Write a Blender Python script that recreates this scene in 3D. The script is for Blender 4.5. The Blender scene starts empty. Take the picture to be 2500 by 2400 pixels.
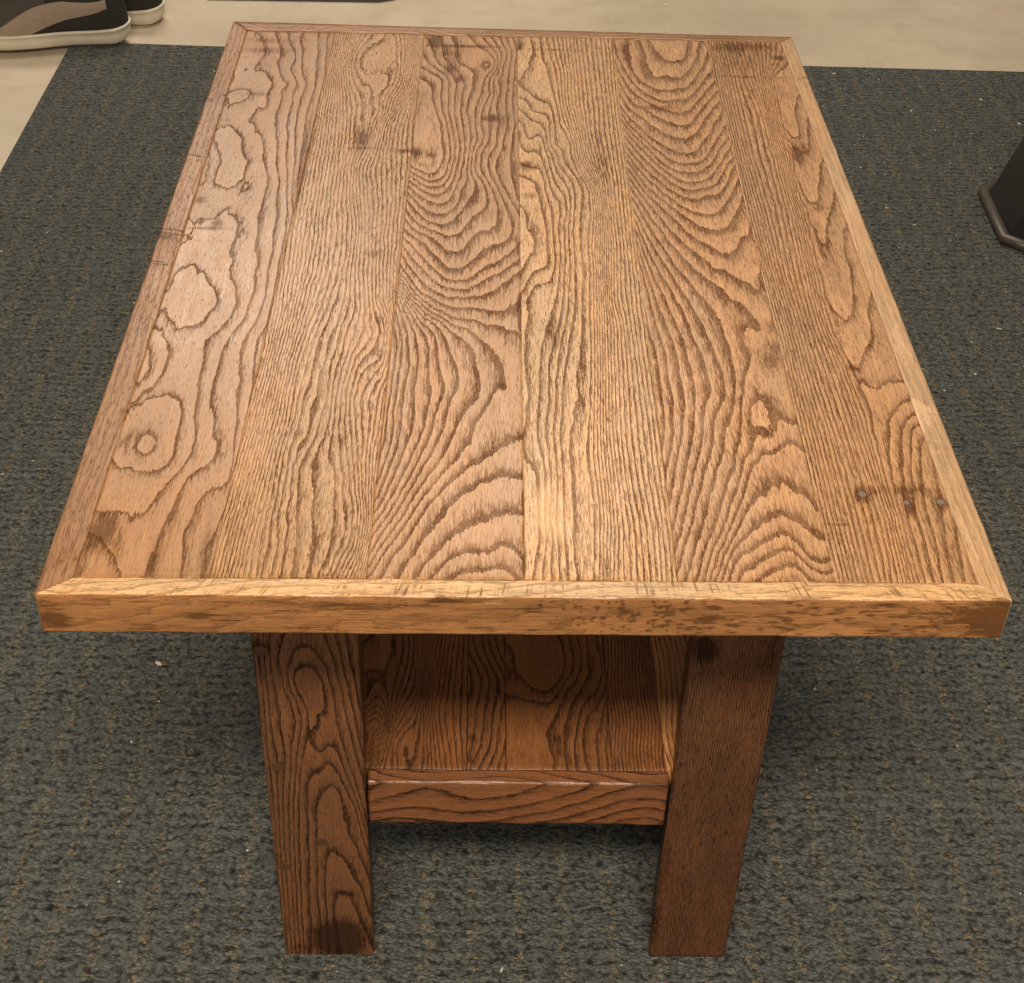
import bpy, bmesh, math, random
import numpy as np
from mathutils import Matrix, Vector

# ------------------------------------------------------------------ camera, world, lamps
scene = bpy.context.scene
col = scene.collection
random.seed(7)
RNG = np.random.default_rng(7)

cam_data = bpy.data.cameras.new('camera')
cam = bpy.data.objects.new('camera', cam_data)
col.objects.link(cam)
CAM_R, CAM_U, CAM_B, CAM_P = (0.999572, -0.011821, 0.026776), (-0.013529, 0.624629, 0.780804), (-0.025955, -0.780832, 0.624202), (-0.035627, -0.698475, 1.181434)
cam.matrix_world = Matrix(((CAM_R[0], CAM_U[0], CAM_B[0], CAM_P[0]),
                           (CAM_R[1], CAM_U[1], CAM_B[1], CAM_P[1]),
                           (CAM_R[2], CAM_U[2], CAM_B[2], CAM_P[2]), (0, 0, 0, 1)))
cam_data.sensor_fit = 'HORIZONTAL'
cam_data.sensor_width = 36
cam_data.lens = 53.4659
cam_data.clip_start = 0.02
cam_data.clip_end = 100
scene.camera = cam

world = bpy.data.worlds.new('World')
scene.world = world
world.use_nodes = True
bg = world.node_tree.nodes['Background']
bg.inputs['Color'].default_value = (1.0, 0.90, 0.78, 1)
bg.inputs['Strength'].default_value = 0.16

scene.view_settings.view_transform = 'Standard'
scene.view_settings.look = 'None'
scene.view_settings.exposure = 0
scene.view_settings.gamma = 1
scene.render.engine = 'CYCLES'


def lamp(name, loc, sx, sy, power, color):
    l = bpy.data.lights.new(name, 'AREA')
    l.shape = 'RECTANGLE'
    l.size, l.size_y = sx, sy
    l.energy = power
    l.color = color
    o = bpy.data.objects.new(name, l)
    o.location = loc
    col.objects.link(o)


WARM = (1.0, 0.89, 0.74)
lamp('ceiling_or_fill_lamp', (-0.15, -1.60, 2.9), 1.3, 0.46, 142, WARM)
lamp('ceiling_or_fill_lamp', (0.35, -3.50, 2.9), 1.3, 0.60, 70, WARM)  # fill lamp, added to brighten the shelf under the top
lamp('ceiling_or_fill_lamp', (-1.00, 4.15, 2.9), 1.3, 0.90, 68, WARM)
lamp('ceiling_or_fill_lamp', (0.24, 2.95, 2.9), 0.9, 0.45, 40, WARM)

# ------------------------------------------------------------------ node helper
class Nodes:
    def __init__(self, name):
        self.mat = bpy.data.materials.new(name)
        self.mat.use_nodes = True
        self.t = self.mat.node_tree
        self.bsdf = self.t.nodes['Principled BSDF']

    def put(self, sock, v):
        if isinstance(v, bpy.types.NodeSocket):
            self.t.links.new(v, sock)
        else:
            if sock.type == 'RGBA' and len(v) == 3:
                v = (*v, 1)
            sock.default_value = v

    def m(self, op, a, b=0.0, c=0.0, clamp=False):
        n = self.t.nodes.new('ShaderNodeMath')
        n.operation = op
        n.use_clamp = clamp
        for i, v in enumerate((a, b, c)):
            self.put(n.inputs[i], v)
        return n.outputs[0]

    def vm(self, op, a, b=(0, 0, 0)):
        n = self.t.nodes.new('ShaderNodeVectorMath')
        n.operation = op
        self.put(n.inputs[0], a)
        self.put(n.inputs[1], b)
        return n.outputs['Value' if op in ('LENGTH', 'DOT_PRODUCT') else 'Vector']

    def attr(self, name, out='Fac'):
        n = self.t.nodes.new('ShaderNodeAttribute')
        n.attribute_name = name
        return n.outputs[out]

    def sep(self, v):
        n = self.t.nodes.new('ShaderNodeSeparateXYZ')
        self.put(n.inputs[0], v)
        return n.outputs

    def comb(self, x, y, z):
        n = self.t.nodes.new('ShaderNodeCombineXYZ')
        for i, v in enumerate((x, y, z)):
            self.put(n.inputs[i], v)
        return n.outputs[0]

    def noise(self, vec, scale=1.0, detail=2.0, rough=0.5, dist=0.0):
        n = self.t.nodes.new('ShaderNodeTexNoise')
        self.put(n.inputs['Vector'], vec)
        n.inputs['Scale'].default_value = scale
        n.inputs['Detail'].default_value = detail
        n.inputs['Roughness'].default_value = rough
        n.inputs['Distortion'].default_value = dist
        return n.outputs['Fac']

    def voro(self, vec, scale=1.0, out='Distance', feature='F1', rnd=1.0):
        n = self.t.nodes.new('ShaderNodeTexVoronoi')
        n.feature = feature
        self.put(n.inputs['Vector'], vec)
        n.inputs['Scale'].default_value = scale
        n.inputs['Randomness'].default_value = rnd
        return n.outputs[out]

    def step(self, v, a, b, to0=0.0, to1=1.0):
        n = self.t.nodes.new('ShaderNodeMapRange')
        n.interpolation_type = 'SMOOTHSTEP'
        for i, x in enumerate((v, a, b, to0, to1)):
            self.put(n.inputs[i], x)
        return n.outputs[0]

    def mix(self, f, a, b, blend='MIX'):
        n = self.t.nodes.new('ShaderNodeMix')
        n.data_type = 'RGBA'
        n.blend_type = blend
        self.put(n.inputs[0], f)
        self.put(n.inputs[6], a)
        self.put(n.inputs[7], b)
        return n.outputs[2]

    def bump(self, h, dist, strength=1.0):
        n = self.t.nodes.new('ShaderNodeBump')
        n.inputs['Strength'].default_value = strength
        n.inputs['Distance'].default_value = dist
        self.put(n.inputs['Height'], h)
        self.t.links.new(n.outputs[0], self.bsdf.inputs['Normal'])

    def out(self, **kw):
        for k, v in kw.items():
            self.put(self.bsdf.inputs[k.replace('_', ' ')], v)
        return self.mat


def plain(name, color, rough=0.5, metal=0.0, noise=0.25, scale=60, bump=0.0):
    N = Nodes(name)
    co = N.t.nodes.new('ShaderNodeTexCoord').outputs['Object']
    n = N.noise(co, scale, 4, 0.6)
    k = N.m('MULTIPLY_ADD', n, 2 * noise, 1 - noise)
    c = N.vm('MULTIPLY', color, N.comb(k, k, k))
    if bump:
        N.bump(n, bump)
    return N.out(Base_Color=c, Roughness=rough, Metallic=metal)


# ------------------------------------------------------------------ wood: rings come from the mesh attribute "ring"
def wood(name, light, dark, band=0.42, wmax=4.2, streak=0.35, saw=0.0, rough=0.40, tonevar=0.27, strength=1.0, wobble=0.55, dens=1.0, fibre=0.75, broken=0.8, coat=0.16):
    N = Nodes(name)
    gp = N.attr('gp', 'Vector')
    ring = N.attr('ring')
    if dens != 1.0:
        ring = N.m('MULTIPLY', ring, dens)
    stain_and_light = N.attr('stain_and_light')
    gx, gy, _ = N.sep(N.attr('grad', 'Vector'))
    hairs = N.noise(N.vm('MULTIPLY', gp, (1.0, 0.085, 1.0)), 0.85, 3, 0.6)
    fine = N.noise(N.vm('MULTIPLY', gp, (1.0, 0.075, 1.0)), 1.7, 2, 0.55)
    pores = N.noise(N.vm('MULTIPLY', gp, (1.0, 0.30, 1.0)), 1.1, 2, 0.6)
    wob = N.noise(N.vm('MULTIPLY', gp, (1.0, 0.28, 1.0)), 0.12, 3, 0.55)
    big = N.noise(N.vm('MULTIPLY', gp, (1.0, 0.25, 1.0)), 0.022, 3, 0.5)
    mid = N.noise(N.vm('MULTIPLY', gp, (1.0, 0.12, 1.0)), 0.16, 3, 0.55)
    g = N.m('SQRT', N.m('ADD', N.m('MULTIPLY', gx, gx), N.m('MULTIPLY', gy, gy)))
    g = N.m('ADD', N.m('MULTIPLY', g, dens), 0.012)
    r2 = N.m('ADD', ring, N.m('MULTIPLY', N.m('SUBTRACT', wob, 0.5), wobble))
    jag = N.m('MULTIPLY', N.m('MULTIPLY', N.m('SUBTRACT', hairs, 0.5), gy), 9.0)
    r2 = N.m('ADD', r2, jag)
    t = N.m('FRACT', r2)
    d = N.m('DIVIDE', t, g)
    w = N.m('MINIMUM', N.m('MAXIMUM', N.m('DIVIDE', band, g), 0.75), wmax)
    w = N.m('MULTIPLY', w, N.m('MULTIPLY_ADD', hairs, 3.6, -0.75))
    w = N.m('MAXIMUM', w, 0.3)
    core = N.step(d, N.m('MULTIPLY', w, 0.40), N.m('MULTIPLY', w, 0.85), 1.0, 0.0)
    soft = N.step(d, 0.0, N.m('MULTIPLY', w, 1.9), 1.0, 0.0)
    mid2 = N.noise(N.vm('MULTIPLY', gp, (1.0, 0.22, 1.0)), 0.085, 2, 0.5)
    bits = N.step(N.m('ADD', N.m('MULTIPLY', hairs, 0.6), N.m('MULTIPLY', fine, 0.4)), N.m('MULTIPLY_ADD', soft, -0.22, 0.60), N.m('MULTIPLY_ADD', soft, -0.22, 0.68))
    dk = N.m('MAXIMUM', core, N.m('MULTIPLY', soft, N.m('MULTIPLY_ADD', bits, 0.84, 0.08)))
    dk = N.m('MULTIPLY', dk, N.step(pores, 0.30, 0.58, 0.50, 1.0))
    dk = N.m('MULTIPLY', dk, N.step(mid, 0.3, 0.6, 0.80, 1.0))
    dk = N.m('MULTIPLY', dk, N.step(mid2, 0.36, 0.58, broken, 1.0))
    late = N.m('POWER', N.m('SUBTRACT', 1.0, t), 3.0)
    dash = N.m('MULTIPLY', N.step(fine, N.m('MULTIPLY_ADD', late, -0.10, 0.58), 0.70), streak)
    dk = N.m('MAXIMUM', N.m('MULTIPLY', dk, strength), dash)
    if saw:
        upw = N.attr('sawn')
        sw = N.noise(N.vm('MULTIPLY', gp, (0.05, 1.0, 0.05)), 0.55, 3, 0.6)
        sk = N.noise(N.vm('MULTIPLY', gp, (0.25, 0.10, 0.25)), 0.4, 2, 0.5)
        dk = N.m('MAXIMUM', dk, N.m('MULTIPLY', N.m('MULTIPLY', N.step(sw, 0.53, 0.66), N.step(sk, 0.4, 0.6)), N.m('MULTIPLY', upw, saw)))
    tone = N.m('MULTIPLY_ADD', N.m('SUBTRACT', big, 0.5), 2 * tonevar, 1.0)
    tone = N.m('MULTIPLY', tone, N.m('MULTIPLY_ADD', mid, 0.30, 0.85))
    tone = N.m('MULTIPLY', tone, N.m('MULTIPLY_ADD', t, 0.12, 0.93))
    fb = N.noise(N.vm('MULTIPLY', gp, (1.0, 0.035, 1.0)), 1.25, 4, 0.65)
    tone = N.m('MULTIPLY', tone, N.m('MULTIPLY_ADD', N.m('SUBTRACT', fb, 0.5), 2.0 * fibre, 1.0))
    lc = N.mix(N.step(big, 0.35, 0.7), light, tuple(c * k for c, k in zip(light, (1.0, 0.93, 0.86))))
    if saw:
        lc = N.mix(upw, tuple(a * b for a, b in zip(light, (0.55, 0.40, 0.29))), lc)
    lc = N.vm('MULTIPLY', lc, N.comb(tone, tone, tone))
    c = N.mix(dk, lc, dark)
    sn = N.m('ADD', N.m('SUBTRACT', hairs, 0.5), N.m('MULTIPLY', N.m('SUBTRACT', pores, 0.5), 0.6))
    s2 = N.m('ADD', stain_and_light, N.m('MULTIPLY', N.m('MULTIPLY', sn, 3.0), N.m('MINIMUM', N.m('ABSOLUTE', stain_and_light), 0.6)))
    c = N.mix(N.step(s2, 0.15, 1.0, 0.0, 0.82), c, tuple(x * 0.85 for x in dark))
    pale = tuple(min(0.9, x * 1.25 + 0.06) for x in light)
    sp = N.m('ADD', N.m('SUBTRACT', pores, 0.5), N.m('MULTIPLY', N.m('SUBTRACT', mid, 0.5), 1.6))
    s3 = N.m('ADD', N.m('MULTIPLY', stain_and_light, -1.0), N.m('MULTIPLY', N.m('MULTIPLY', sp, 2.4), N.m('ABSOLUTE', stain_and_light)))
    c = N.mix(N.step(s3, 0.15, 1.1, 0.0, 0.7), c, pale)
    h = N.m('ADD', N.m('MULTIPLY', dk, -0.7), N.m('MULTIPLY', fine, 0.35))
    wet = N.m('MULTIPLY', N.m('MULTIPLY_ADD', dk, -0.85, 1.0), N.step(stain_and_light, 0.1, 0.8, 1.0, 0.35))
    N.bump(h, 0.00035)
    ro = N.m('ADD', N.m('MULTIPLY_ADD', mid, 0.30, rough - 0.15), N.m('MULTIPLY', dk, 0.15))
    return N.out(Base_Color=c, Roughness=ro, Specular_IOR_Level=N.m('MULTIPLY', wet, 0.45), Coat_Weight=N.m('MULTIPLY', wet, coat), Coat_Roughness=0.26)


DARK = (0.112, 0.042, 0.014)
W1 = wood('oak_knotty', (0.36, 0.178, 0.066), DARK, band=0.30, wmax=3.6, streak=0.45, fibre=0.5, rough=0.36, coat=0.19)
W2 = wood('oak_golden', (0.445, 0.236, 0.092), DARK, band=0.46, streak=0.80, dens=1.6, wobble=1.3, broken=0.55, coat=0.24)
W3 = wood('oak_cathedral', (0.43, 0.225, 0.096), DARK, band=0.50, wmax=8.0, streak=0.45, fibre=0.60)
W4 = wood('oak_pale', (0.555, 0.318, 0.142), DARK, band=0.52, streak=0.80, dens=1.25, fibre=0.9)
W5 = wood('oak_arched', (0.465, 0.248, 0.108), DARK, band=0.58, wmax=9.0, streak=0.65, fibre=0.9)
W6 = wood('oak_streaked', (0.455, 0.244, 0.106), DARK, band=0.54, streak=0.75, fibre=0.9)
WE = wood('oak_edge', (0.31, 0.150, 0.060), DARK, band=0.30, streak=0.75, strength=0.35, wobble=0.3, coat=0.08)
WP = wood('oak_pale_edge', (0.50, 0.300, 0.150), (0.16, 0.075, 0.030), band=0.30, streak=0.50, strength=0.30, wobble=0.3)
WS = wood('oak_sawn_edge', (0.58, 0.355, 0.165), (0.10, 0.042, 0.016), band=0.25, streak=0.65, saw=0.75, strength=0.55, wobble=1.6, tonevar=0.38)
WL = wood('oak_dark_leg', (0.160, 0.068, 0.028), (0.022, 0.010, 0.006), band=0.46, wmax=5.0, streak=0.65, coat=0.15)
WR = wood('oak_brown_leg', (0.122, 0.049, 0.020), (0.018, 0.008, 0.005), band=0.40, streak=0.95, strength=0.90, broken=0.4, wobble=0.8, coat=0.15)
WB = wood('oak_rail', (0.205, 0.080, 0.031), (0.028, 0.012, 0.006), band=0.55, wmax=5.0, streak=0.60, coat=0.2)
WH = wood('oak_shelf', (0.205, 0.080, 0.028), (0.033, 0.014, 0.007), band=0.46, wmax=5.0, streak=0.70, tonevar=0.40, coat=0.15)
WO = wood('oak_side_lit_board', (0.56, 0.260, 0.100), (0.09, 0.035, 0.013), band=0.40, streak=0.60, coat=0.15)  # paler than the other shelf boards: side light put into its colour


# ------------------------------------------------------------------ tracing of the growth rings, millimetres on each board
TRACE = {
 'plank1': [
  (1,-286,755,-282,771,-275,786,-264,790,-252,783,-244,758,-246,739,-244,714,-254,703,-256,682,-256,669,-246,649,-237,620,-234,595,-227,568,-224,544,-226,521,-224,499,-224,469,-221,440,-218,409,-217,380,-214,347,-216,329,-220,309,-224,291,-229,274,-228,256,-229,235,-228,216,-226,197,-221,180,-220,162,-214,148,-214,137,-221,127,-230,115,-232,98,-234,81,-235,68,-237,54,-242,47,-242,35,-240,16),
  (2,-256,899,-249,866,-242,838,-244,807,-237,777,-228,756,-234,743,-231,715,-232,687,-230,657,-224,621,-222,590,-217,560,-213,530,-211,499,-210,475,-208,448,-206,410,-205,380,-204,347,-206,327,-211,300,-214,281,-213,260,-209,234,-209,210,-204,188,-204,170,-202,150,-200,133,-201,119,-208,106,-215,99,-219,89,-220,73,-223,53,-221,35,-218,16),
  (3,-243,900,-237,867,-226,827,-228,796,-218,759,-221,744,-219,712,-220,677,-216,638,-213,606,-210,575,-206,545,-204,511,-200,489,-199,435,-199,385,-197,347,-199,346,-198,314,-203,281,-201,256,-199,226,-199,188,-199,161,-198,134,-196,101,-200,78,-203,59,-207,41,-206,24,-205,16),
  (4,-227,901,-224,855,-219,804,-211,755,-211,741,-212,698,-210,658,-207,622,-204,590,-202,560,-199,517,-194,475,-191,410,-191,332,-195,267,-192,207,-192,152,-192,101,-195,60,-196,24),
  (5,-209,902,-203,817,-200,749,-202,720,-203,678,-202,645,-200,606,-198,575,-197,531),
  (6,-199,903,-193,779,-193,689,-193,639,-194,600),
  (0,-285,737,-277,743,-268,742,-261,729,-267,720,-274,716,-282,727,-285,737),
  (-0.4,-274,731,-275,729),
  (0.5,-272,764,-261,760,-257,724,-271,689),
  (0.6,-283,852,-271,841,-278,813),
  (0,-283,635,-281,651,-273,656,-265,648,-257,632,-249,617,-245,589,-240,565,-241,541,-242,535,-251,535,-263,537,-271,546,-278,548,-278,556,-270,563,-270,588,-275,609,-283,630),
  (-0.45,-265,619,-257,588,-252,558,-261,573,-270,635,-260,549),
  (0.35,-276,584,-285,625,-275,537,-252,520,-239,589,-264,668,-234,544),
  (0,-287,609,-281,593,-280,575,-284,569),
  (-0.3,-287,590),
  (0,-283,461,-279,469,-268,472,-259,478,-256,489,-248,484,-239,465,-237,452,-241,444,-247,439,-243,418,-239,404,-241,394,-233,375,-226,347,-226,324,-232,306,-240,293,-241,276,-240,255,-240,235,-237,216,-236,196,-233,172,-232,158,-231,142,-234,132,-239,115,-244,103,-249,88,-253,80,-263,79,-271,77,-283,78,-287,76),
  (0,-283,461,-281,453,-275,446,-281,438,-285,430),
  (-0.4,-263,454,-260,433,-248,418,-264,408,-245,379,-277,417,-235,360,-236,340,-255,286,-256,255,-248,225,-241,196,-238,169,-238,147,-244,120,-258,108,-272,99,-283,91,-290,115),
  (0.3,-275,491,-271,508,-280,519),
  (-1,-275,392,-267,398,-260,395,-258,386,-265,383,-273,385,-275,392),
  (-1.3,-266,390),
  (-1,-280,345,-282,359,-281,373,-275,383,-265,381,-255,381,-247,365,-241,346,-240,335,-241,317,-248,310,-258,303,-266,307,-274,320,-281,338,-283,352),
  (-1.4,-262,359,-270,364,-255,364,-264,353,-260,330,-271,334,-250,335),
  (-1,-284,305,-277,288,-267,267,-266,257,-269,244,-270,230,-277,216,-287,205),
  (-1.5,-279,277,-273,258,-274,236),
  (-2,-284,275,-279,258,-278,244,-280,232,-287,222),
  (-2.3,-285,254,-287,232),
  (-1,-287,175,-285,186,-278,197,-270,207,-260,211,-252,209,-245,194,-244,178,-245,163,-242,147,-244,135,-248,126,-256,122,-265,124,-274,129,-285,141),
  (-1.45,-267,190,-254,187,-251,159,-253,137,-265,135,-280,171),
  (-2,-279,153,-274,159,-265,159,-258,156,-258,149,-266,145,-274,148,-279,153),
  (-2.35,-269,153,-265,153),
  (1,-284,15,-284,40,-286,58,-286,67,-277,55,-271,45,-263,34,-255,16),
  (1.5,-277,22,-278,40,-266,23),
  (0.5,-274,64,-263,52,-250,30,-253,52,-246,68),
 ],
 'plank2': [
  (0,-196,903,-193,779,-193,672,-194,606,-195,506,-188,310,-190,227,-193,161,-196,101,-200,17),
  (3,-184,903,-181,818,-181,721,-179,639,-178,576,-176,489,-174,411,-178,310,-181,247,-181,170,-184,118,-187,69,-189,17),
  (6,-171,904,-178,818,-175,780,-168,721,-162,673,-162,608,-161,547,-160,463,-156,387,-166,310,-168,227,-168,170,-168,208,-171,152,-172,101,-174,54,-175,17),
  (8,-161,879,-170,818,-167,780,-158,736,-144,712,-157,680,-152,608,-148,548,-139,464,-134,349,-164,268,-163,208,-161,171,-165,146),
  (9,-163,807,-154,773,-144,762,-131,774),
  (8.5,-166,807,-157,762,-143,737,-127,752),
  (9.5,-157,811,-146,789,-136,801),
  (7.5,-172,787,-162,743,-144,708,-129,702),
  (10,-156,843,-145,820,-136,836),
  (8,-139,702,-142,641,-149,593),
  (10,-147,694,-132,745,-121,771,-118,809,-122,882),
  (12,-129,594,-127,675,-122,724,-111,760,-109,810,-112,882),
  (14,-122,610,-117,692,-107,731,-101,772,-101,842,-102,883),
  (12,-133,578,-125,519,-125,464,-118,388,-118,312,-116,316),
  (11,-143,590,-141,519,-132,464,-133,364),
  (16,-103,595,-102,492,-102,376,-100,312,-98,249,-99,198,-101,137,-101,71,-107,17),
  (17,-97,883,-97,746,-96,611,-97,465,-98,377,-96,313,-96,249,-98,191,-100,154,-100,95,-102,18),
  (11,-128,252,-126,269,-118,305,-109,317,-104,312,-100,297),
  (12,-126,236,-120,271,-114,275,-109,269,-103,280,-98,265),
  (12.6,-115,265,-104,263),
  (13,-125,220,-123,240,-117,249,-111,237,-105,245,-98,237),
  (14,-120,198,-113,209,-109,190,-103,167,-103,209),
  (11,-130,248,-127,209,-129,171,-129,136,-126,111,-121,74,-119,66,-115,74,-110,83,-108,64,-106,17),
  (9,-140,268,-140,228,-140,190,-143,162,-151,139,-153,122,-152,102,-145,70,-144,42,-146,16),
  (10,-136,248,-135,209,-135,171,-139,148,-142,127,-141,102,-135,73,-131,40,-129,16),
  (9.3,-143,97,-138,110,-132,126,-128,119),
  (4,-172,333,-173,289,-176,247),
  (6,-160,333,-161,278,-163,235),
  (8,-148,333,-146,279,-148,218,-153,162),
 ],
 'plank3': [
  (-0.6,-88,694,-84,660,-82,627,-90,643),
  (5.4,-52,824,-36,825,-20,818,-44,845,-28,802),
  (3.4,-76,823,-82,863),
  (0,-95,584,-87,577,-78,571,-71,581,-67,612,-70,644,-72,677,-78,711,-82,747),
  (1,-95,574,-83,561,-74,559,-64,575,-61,612,-63,644,-66,677,-72,712,-74,747,-73,777),
  (2,-95,565,-83,549,-72,547,-62,563,-57,603,-59,644,-64,695,-66,741,-66,774),
  (3,-96,556,-85,540,-71,532,-62,539,-56,572,-53,612,-54,651,-59,695,-60,748,-58,767),
  (4,-96,547,-85,528,-72,517,-62,518,-58,534,-53,557,-48,613,-49,651,-52,695,-52,741),
  (5,-96,532,-86,511,-73,499,-61,499,-52,511,-50,543,-45,564,-42,613,-42,645,-44,678,-48,706,-45,745),
  (6,-95,518,-86,496,-74,481,-61,477,-53,491,-48,508,-39,531,-37,552,-42,582,-42,613,-37,639,-38,679,-39,713,-34,742),
  (7,-96,501,-87,476,-74,466,-60,456,-55,456,-45,473,-38,492,-29,503,-27,529,-31,555,-39,588,-39,613,-31,646,-33,679,-30,714,-25,743),
  (8,-96,482,-87,466,-73,453,-61,435,-51,430,-42,449,-34,465,-20,472,-18,501,-22,538,-31,570,-32,598,-29,626,-25,662),
  (9,-96,465,-82,447,-71,424,-60,405,-52,402,-40,413,-30,434,-19,444,-7,455,-5,477,-8,501,-14,530,-24,577,-25,604,-19,630,-16,680,-18,714,-14,758,-16,780,-12,815,-7,847,-12,879),
  (10,-96,449,-85,427,-73,407,-63,387,-52,382,-40,386,-30,403,-17,416,-7,429,0,442,3,474,0,502,-9,533,-18,571,-18,598,-12,630,-7,680,-8,733,-6,773,-3,815,-1,847,-5,884),
  (11,-96,436,-85,409,-74,389,-62,373,-50,369,-34,376,-25,389,-15,396,-7,407,2,419),
  (11,1,524,-4,568,-4,615,-1,680,-2,733,0,777,2,827,4,855,1,884),
  (12,-96,421,-84,392,-72,370,-59,358,-47,355,-34,359,-24,365,-16,374,1,399),
  (13,-96,403,-85,377,-77,358,-73,359,-63,348,-48,340,-28,338,-16,334,-10,339,-3,352,1,361),
  (14,-96,389,-87,367,-82,359,-70,343,-54,327,-40,322,-28,316,-16,314,-6,306,0,301),
  (14.6,-4,272,-3,232,-8,202),
  (15,-97,384,-86,356,-84,354,-69,331,-54,316,-43,310,-31,296,-22,282,-17,270,-14,251,-12,231,-21,219,-28,200,-35,181,-38,159,-45,143,-59,119,-70,94,-81,65,-95,34,-102,17),
  (16,-88,358,-72,329,-58,314,-50,299,-41,292,-36,276,-36,257,-29,233,-31,217,-40,201,-44,186,-49,172,-53,155,-60,134,-71,105,-80,81,-89,56,-99,29),
  (17,-91,358,-79,333,-67,318,-60,301,-56,281,-54,269,-48,257,-47,240,-51,215,-55,197,-56,179,-62,155,-69,132,-77,108,-85,84,-93,62,-100,40),
  (18,-94,358,-81,326,-71,309,-64,287,-62,254,-57,232,-60,207,-64,186,-67,160,-75,132,-83,105,-90,82,-98,62),
  (19,-95,358,-84,329,-75,304,-70,279,-69,250,-67,226,-68,201,-70,180,-74,158,-80,132,-87,105,-94,82),
  (20,-96,356,-88,326,-81,300,-78,266,-79,237,-80,220,-78,195,-79,173,-83,153,-88,128,-94,103),
  (21,-97,344,-91,317,-86,285,-84,253,-86,229,-87,202,-87,176,-89,151,-93,126,-97,103),
  (22,-96,321,-91,285,-91,253,-92,225,-93,198,-93,172,-95,145,-98,123),
  (23,-95,291,-95,253,-96,221,-97,191,-97,163),
  (14,-1,164,-11,165,-17,151,-27,140,-40,129,-52,112,-62,94,-71,71,-82,44,-92,17),
  (13,-2,122,-17,121,-27,116,-40,103,-50,88,-57,73,-67,55,-76,32,-81,17),
  (12,-2,78,-12,79,-19,80,-32,74,-42,64,-52,50,-61,34,-68,18),
  (11,-3,33,-7,45,-12,49,-18,46,-25,39,-34,42,-42,41,-50,34,-55,26,-60,18),
  (10,-10,19,-13,26,-18,28,-24,26,-29,22,-33,24,-42,22,-46,18),
 ],
 'plank4': [
  (4,19,893,22,848,18,812,12,793,7,812),
  (3.6,12,848,13,885),
  (4.5,20,774,27,809,29,760),
  (5,31,894,33,837,39,813,41,775,43,731,45,689,50,662,56,636,57,598,63,562,68,536,66,499,61,445,61,394,58,363,55,274,50,194,46,140,48,90,44,18),
  (4,6,755,12,761,19,741,25,716,33,724,37,717,36,675,36,632,43,601,48,579,54,550,53,498,52,444,51,394,49,351,47,306,36,233,31,175,30,106,28,58,29,18),
  (3,5,730,10,733,15,702,23,695,30,699,34,682,32,642,39,604,45,573,50,558,51,526,45,444,45,393,42,339,35,295,29,232,25,175,25,122,24,73,24,18),
  (2,5,694,8,695,12,661,16,648,23,668,28,655,30,616,33,588,35,561,44,540,45,518,42,476,42,431,36,351,31,305,24,263,22,213,18,166,20,122,17,73,18,18),
  (1,5,660,8,631,12,620,20,628,25,642,27,616,28,585,31,546,32,528,41,523,42,498,37,465,37,431,30,339,22,299,16,269,13,212,11,166,14,134,12,73,9,35,10,17),
  (0,5,590,11,584,21,581,26,560,28,531,28,483,29,443,29,405,27,383,22,378,15,385,10,371,5,354),
  (-1,4,560,9,533,13,522,20,528,19,508,23,483,26,464,23,443,23,410,13,407,9,387,3,370),
  (-1.5,11,469,14,438),
  (0,8,361,7,331,3,294,2,252,4,222),
  (0,0,139,1,73,6,28,9,42,10,73,9,130),
  (-0.5,4,105,6,57),
  (0.5,18,339,11,273,8,212),
  (8,54,891,55,830,56,791,54,732,58,683,60,650,63,599,72,556,74,499,68,419),
  (12,74,892,74,755,73,650,80,557,79,445,73,351,76,318,73,254,69,176,69,123,71,74,70,19),
  (9,69,363,63,253,59,176,59,123,58,74,54,18),
  (16,100,894,97,756,96,651,96,557,93,446,90,341,90,254,90,177,89,124,90,75,88,19),
  (18,109,894,105,756,104,652,103,558,100,446,99,364,98,254,98,159,98,91,96,19),
 ],
 'plank5': [
  (-0.4,171,886,175,874),
  (0,150,889,153,868,160,848,174,841,185,858,191,891),
  (1,140,888,142,856,142,828,143,804,150,795,160,803,172,796,180,806,191,834,200,875,203,892),
  (2,127,888,126,847,125,823,131,788,142,770,151,763,160,767,176,770,188,795,202,835,207,859),
  (3,112,887,113,846,118,807,126,773,140,748,150,739,167,742,180,750,193,780,203,803),
  (4,108,846,112,806,120,765,130,740,145,723,164,711,176,719,190,750,203,780),
  (5,106,802,112,765,118,739,130,722,143,698,159,685,171,686,182,710,195,739,204,758),
  (6,105,772,114,725,124,704,137,677,150,658,164,652,176,666,188,697,203,733),
  (7,104,746,111,707,121,683,132,654,148,631,161,622,175,633,187,663,203,706),
  (8,104,721,110,690,121,660,136,628,148,606,162,600,177,610,189,640,203,674),
  (9,106,696,114,663,128,627,141,596,155,585,169,585,184,604,201,650),
  (10,106,676,118,640,131,605,143,578,154,565,168,565,183,583,195,611,203,631),
  (11,105,659,115,627,130,590,144,560,157,549,168,551,183,562,193,586,203,611),
  (12,105,643,116,602,132,565,147,539,160,531,172,538,185,544,195,571,202,593),
  (13,105,623,117,580,132,542,145,519,160,506,174,506,188,521,195,544,202,562),
  (14,105,607,117,562,134,524,149,497,163,478,175,473,188,490,197,516,202,533),
  (15,104,592,117,544,133,505,148,467,164,446,181,434,190,455,200,471),
  (16,104,573,118,521,133,474,148,438,162,413,177,398,189,387,194,375,199,397),
  (17,104,555,118,498,133,445,147,405,162,381,170,362,181,353,186,335,185,308,179,278,168,244,162,212,160,188,154,160,147,134,138,108,129,80,119,54,110,22),
  (18,103,538,117,474,130,419,144,376,153,348,156,332,161,303,162,273,161,244,157,216,149,191,143,167,135,137,126,104,118,75,109,47,102,22),
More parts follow.
